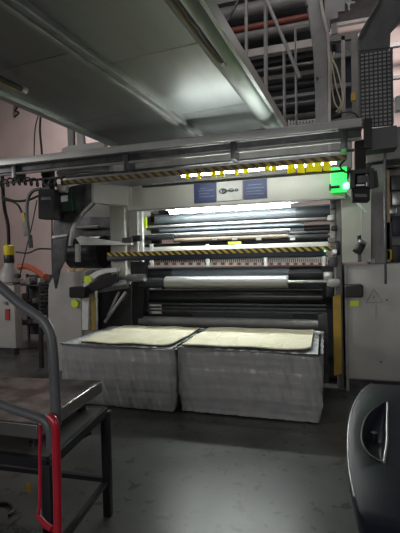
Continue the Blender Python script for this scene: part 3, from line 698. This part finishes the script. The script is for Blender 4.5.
# ============================================================ SCALE TABLE (foreground left)
XF=-2.35
tb=thing('steel_table','dark angle iron table with crossed stretchers under the metal platform','table',(-1.75,1.9,0))
zt=.65
FR,BR,BL,FL=Vector((-1.21,1.55,0)),Vector((-1.285,2.185,0)),Vector((XF,2.13,0)),Vector((XF,1.54,0))
def up(v,z): return Vector((v.x,v.y,z))
MB().prism([up(v,zt) for v in (FR,BR,BL,FL)],(0,0,.010)).build('top_shelf','scale_side',tb)
for a_,b_ in ((FR,BR),(BR,BL),(FR,FL),(FL,BL)):
    MB().beam(up(a_,zt-.012),up(b_,zt-.012),.03,.045).build('top_rail','frameblack',tb)
for v in (FR,BR,BL,FL):
    MB().box(v.x-.024,v.x+.022,v.y-.024,v.y+.022,0,zt-.01,.003).build('leg','frameblack',tb)
for a_,b_ in ((FR,BR),(BR,BL),(FR,FL)):
    MB().beam(up(a_,.22),up(b_,.22),.028,.028).build('stretcher','frameblack',tb)
MB().cyl((-1.26,1.98,.60),(-1.36,1.90,.555),.014).build('clamp_lever','frameblack',tb)
pl=thing('platform_scale','scratched stainless steel weighing platform on four feet on the dark table','scale',(-1.8,1.87,zt+.01))
vs=[Vector((-1.289,1.579)),Vector((-1.346,2.257)),Vector((XF,2.15)),Vector((XF,1.565))]
MB().prism([(v.x,v.y,.726) for v in vs],(0,0,.070)).build('skirt','scale_side',pl,bevel=.006)
MB().prism([(v.x,v.y,.7965) for v in vs],(0,0,.004)).build('top_plate','scale_top',pl,bevel=.002)
for (x,y) in ((-1.37,1.66),(-1.41,2.12),(-2.25,1.66),(-2.25,2.08)):
    MB().cyl((x,y,zt+.010),(x,y,.728),.018).cyl((x,y,zt+.010),(x,y,zt+.028),.03).build('foot','black',pl)
c=pz(24,487,2.1); c=at(24,485,Y=2.13); 
tag(MB().pxprism([(26,483),(30.5,483.3),(30.5,492),(26,492)],2.10,.006).build('hang_tag','ochre',None),'small yellow tag hanging from the table stretcher','tag')

# ============================================================ TUBULAR TROLLEY HANDLE
Yh=1.15
hb=thing('trolley','red tubular trolley with grey sleeved push handles at lower left','trolley',at(50,533,Y=Yh))
h=lambda x,y,Y=Yh:at(x,y,Y=Y)
MB().tube([h(-40,252),h(-3,284),h(20,304),h(36,315),h(45,323),h(51,337),h(53.5,360),h(55,390),h(56.5,425)],.0168,16).build('handle_sleeve','rubbergrey',hb)
MB().tube([h(-40,388,1.13),h(0,404,1.13),h(25,413,1.13),h(40,418,1.13),h(47,423,1.13),h(50.5,433,1.13),h(51.5,450,1.13)],.0155,14).build('handle_sleeve','rubbergrey',hb)
MB().tube([h(49,416,1.12),h(53,420,1.12),h(55.5,428,1.12),h(56.5,460,1.12),h(57.5,500,1.12),h(58,560,1.12),h(58,640,1.12)],.0135,14).build('frame_tube','red',hb)
MB().tube([h(40.5,424,1.16),h(40,450,1.16),h(40,500,1.16),h(38.5,514,1.16),h(42,523,1.16),h(47,528,1.16),h(56,531,1.14)],.006,10).build('frame_tube','red',hb)
MB().tube([h(38,516,1.16),h(45,524,1.15),h(52,529,1.14)],.009,10).build('gusset','red',hb)
pd=at(10,528,Z=.42)
MB().box(pd.x-1.0,at(44,531,Z=.42).x,.75,at(20,528,Z=.42).y,.395,.42,.004).build('deck','tread',hb)
for (x,y) in ((-1.15,.85),(-.8,.85),(-1.15,1.2),(-.8,1.2)):
    MB().cyl((x,y-.012,.08),(x,y+.012,.08),.08,seg=24).build('wheel','black',hb)
    MB().box(x-.02,x+.02,y-.02,y+.02,.08,.4).build('caster_fork','darksteel',hb)
c=at(-4,513,Z=.01); mb=MB(); mb.tube([(c.x+.10*math.cos(a),c.y+.10*math.sin(a),.012) for a in [k*.5 for k in range(12)]],.010,8)
tag(mb.build('cable_loop','cable'),'black cable loop lying on the floor under the table','cable')

# ============================================================ GLOSSY COVER (foreground right)
zc=1.0
outl=[(372,383),(364,388),(357,397),(352,409),(349,422),(347.8,437),(348,455),(350,474),(354,495),(358,510),(364,519)]
P=[at(x,y,Z=zc) for x,y in outl]
cvr=thing('equipment_cover','glossy black rounded cover with a crescent grip recess at lower right','cover',(.35,1.3,0))
yb_=P[-1].y; yt_=P[0].y
poly=[Vector((p.x,p.y,0)) for p in P]+[Vector((.22,yb_-.005,0)),Vector((.6,yb_-.005,0)),Vector((.75,yb_+.1,0)),Vector((.75,yt_-.1,0)),Vector((.6,yt_+.01,0))]
def ringat(s,z): 
    cx,cy=.42,1.35; return [(cx+(p.x-cx)*s,cy+(p.y-cy)*s,z) for p in poly]
# crescent recess outline
rec=[(387.5,403),(377,407),(369,414),(363.5,424),(361.5,436),(363.5,446),(370,455),(378,460),(384.5,462),(386,452),(387,440),(387,424)]
def smooth_loop(L,k=4):
    Q=[]; n_=len(L)
    for i in range(n_):
        p0,p1,p2,p3=[Vector((*L[(i+d)%n_],0)) for d in (-1,0,1,2)]
        for q in range(k):
            t=q/k; v=.5*((2*p1)+(p2-p0)*t+(2*p0-5*p1+4*p2-p3)*t*t+(3*p1-p0-3*p2+p3)*t**3); Q.append((v.x,v.y))
    return Q
rec=smooth_loop(rec,3)
mb=MB(); bm=mb.bm
levels=[(.985,zc-.055),(1.0,zc-.045),(1.0,zc-.012),(.994,zc-.003),(.98,zc)]
rings=[[bm.verts.new(p) for p in ringat(s,z)] for s,z in levels]
n=len(poly)
for a,b in zip(rings,rings[1:]):
    for i in range(n): bm.faces.new((a[i],a[(i+1)%n],b[(i+1)%n],b[i]))
bm.faces.new(rings[0][::-1])
rr=[bm.verts.new(at(x,y,Z=zc)) for x,y in rec]
top=rings[-1]
E=[bm.edges.get((top[i],top[(i+1)%n])) for i in range(n)]+[bm.edges.new((rr[i],rr[(i+1)%len(rr)])) for i in range(len(rr))]
bmesh.ops.triangle_fill(bm,edges=E,use_beauty=True)
# remove fill inside recess
cen=at(374,435,Z=zc)
def inside(p,poly2):
    c_=False; j=len(poly2)-1
    for i in range(len(poly2)):
        a,b=poly2[i],poly2[j]
        if (a.y>p.y)!=(b.y>p.y) and p.x<(b.x-a.x)*(p.y-a.y)/(b.y-a.y)+a.x: c_=not c_
        j=i
    return c_
rp=[v.co.copy() for v in rr]
bad=[f for f in bm.faces if abs(f.calc_center_median().z-zc)<1e-4 and inside(f.calc_center_median(),rp)]
bmesh.ops.delete(bm,geom=bad,context='FACES_ONLY')
# recess bowl
prev=rr; cc=sum(rp,Vector())/len(rp)
for s,dz in ((.95,-.004),(.88,-.011),(.76,-.02),(.6,-.028),(.4,-.033),(.2,-.035)):
    cur=[bm.verts.new(cc+(p-cc)*s+Vector((0,0,dz))) for p in rp]
    for i in range(len(cur)): bm.faces.new((prev[i],prev[(i+1)%len(cur)],cur[(i+1)%len(cur)],cur[i]))
    prev=cur
bm.faces.new(prev)
mb.build('lid','glossblack',cvr)
MB().tube([p+Vector((0,0,.001)) for p in rp+[rp[0]]],.0028,8,3).build('recess_rim','silver' if 0 else 'darksteel',cvr)
MB().tube([at(x,y,Z=zc+.003) for x,y in [(387.5,403),(387,424),(387,440),(385.5,452),(384,462)]],.004,8,3).build('grip_edge','silver',cvr)
c=at(374,438,Z=zc-.03); MB().cyl((c.x,c.y,zc-.04),(c.x,c.y,zc-.012),.010).build('latch_button','black',cvr)
MB().tube([Vector((p.x,p.y,zc-.003)) for p in P[:-2]],.0022,8,3).build('edge_trim','silver',cvr)
# body under the lid
mb=MB(); mb.prism([(.42+(p.x-.42)*.86,1.35+(p.y-1.35)*.86,.05) for p in poly],(0,0,.90)); mb.build('body','matblack',cvr,bevel=.01)
for (x,y) in ((.2,1.05),(.2,1.6),(.6,1.05),(.6,1.6)): MB().cyl((x-.015,y,.04),(x+.015,y,.04),.04,seg=20).build('wheel','black',cvr)

# ============================================================ LIGHT
w=bpy.data.worlds.new('w'); S.world=w; w.use_nodes=True
w.node_tree.nodes['Background'].inputs[0].default_value=(.8,.85,.9,1); w.node_tree.nodes['Background'].inputs[1].default_value=.0
def area(n,loc_,to,sx,sy,p,c=(1,1,1)):
    l=bpy.data.lights.new(n,'AREA'); l.shape='RECTANGLE'; l.size=sx; l.size_y=sy; l.energy=p; l.color=c
    o=bpy.data.objects.new(n,l); col.objects.link(o); o.location=loc_
    o.rotation_euler=(Vector(to)-Vector(loc_)).to_track_quat('-Z','Y').to_euler(); return o
area('bay_light_rear',(-5.5,8.4,6.6),(-5.5,9.6,2),2.5,.6,110,(1,.93,.9))
area('bay_light_rear_right',(1.5,8.6,6.6),(1.5,9.8,4),2.5,.6,95,(1,.93,.9))
area('bay_light_front',(-2.5,-1.8,6.6),(-1.5,4.5,2.5),3,.8,35,(.95,.97,1))
area('tower_fill',(-.3,3.6,6.7),(-.3,6.8,4),2.5,.6,42,(1,.97,.96))  # added fill to brighten the roller tower, no lamp known there
area('front_fill',(-1.0,-2.7,2.3),(-1.3,5,1.6),3.2,1.6,58,(1,.98,.96))  # added low fill behind the camera for the machine fronts, no doorway there
area('side_fill_right',(4.7,.5,2.9),(.6,5.2,1.8),1.6,1.2,48,(1,.97,.95))  # added low fill from the right, aimed at the machine, no known source
area('side_fill_left',(-8.0,1.5,3.2),(-3.0,5.0,1.4),1.6,1.2,95,(1,.97,.94))  # added low fill from the left, likewise without a known source
l=bpy.data.lights.new('beacon_glow','POINT'); l.energy=.45; l.color=(.05,1,.15); l.shadow_soft_size=.03
o=bpy.data.objects.new('beacon_glow',l); col.objects.link(o); o.location=pz(347,182,4.6)
S.view_settings.view_transform='Standard'; S.view_settings.look='None'; S.view_settings.gamma=1; S.view_settings.use_curve_mapping=False
S.view_settings.exposure=0
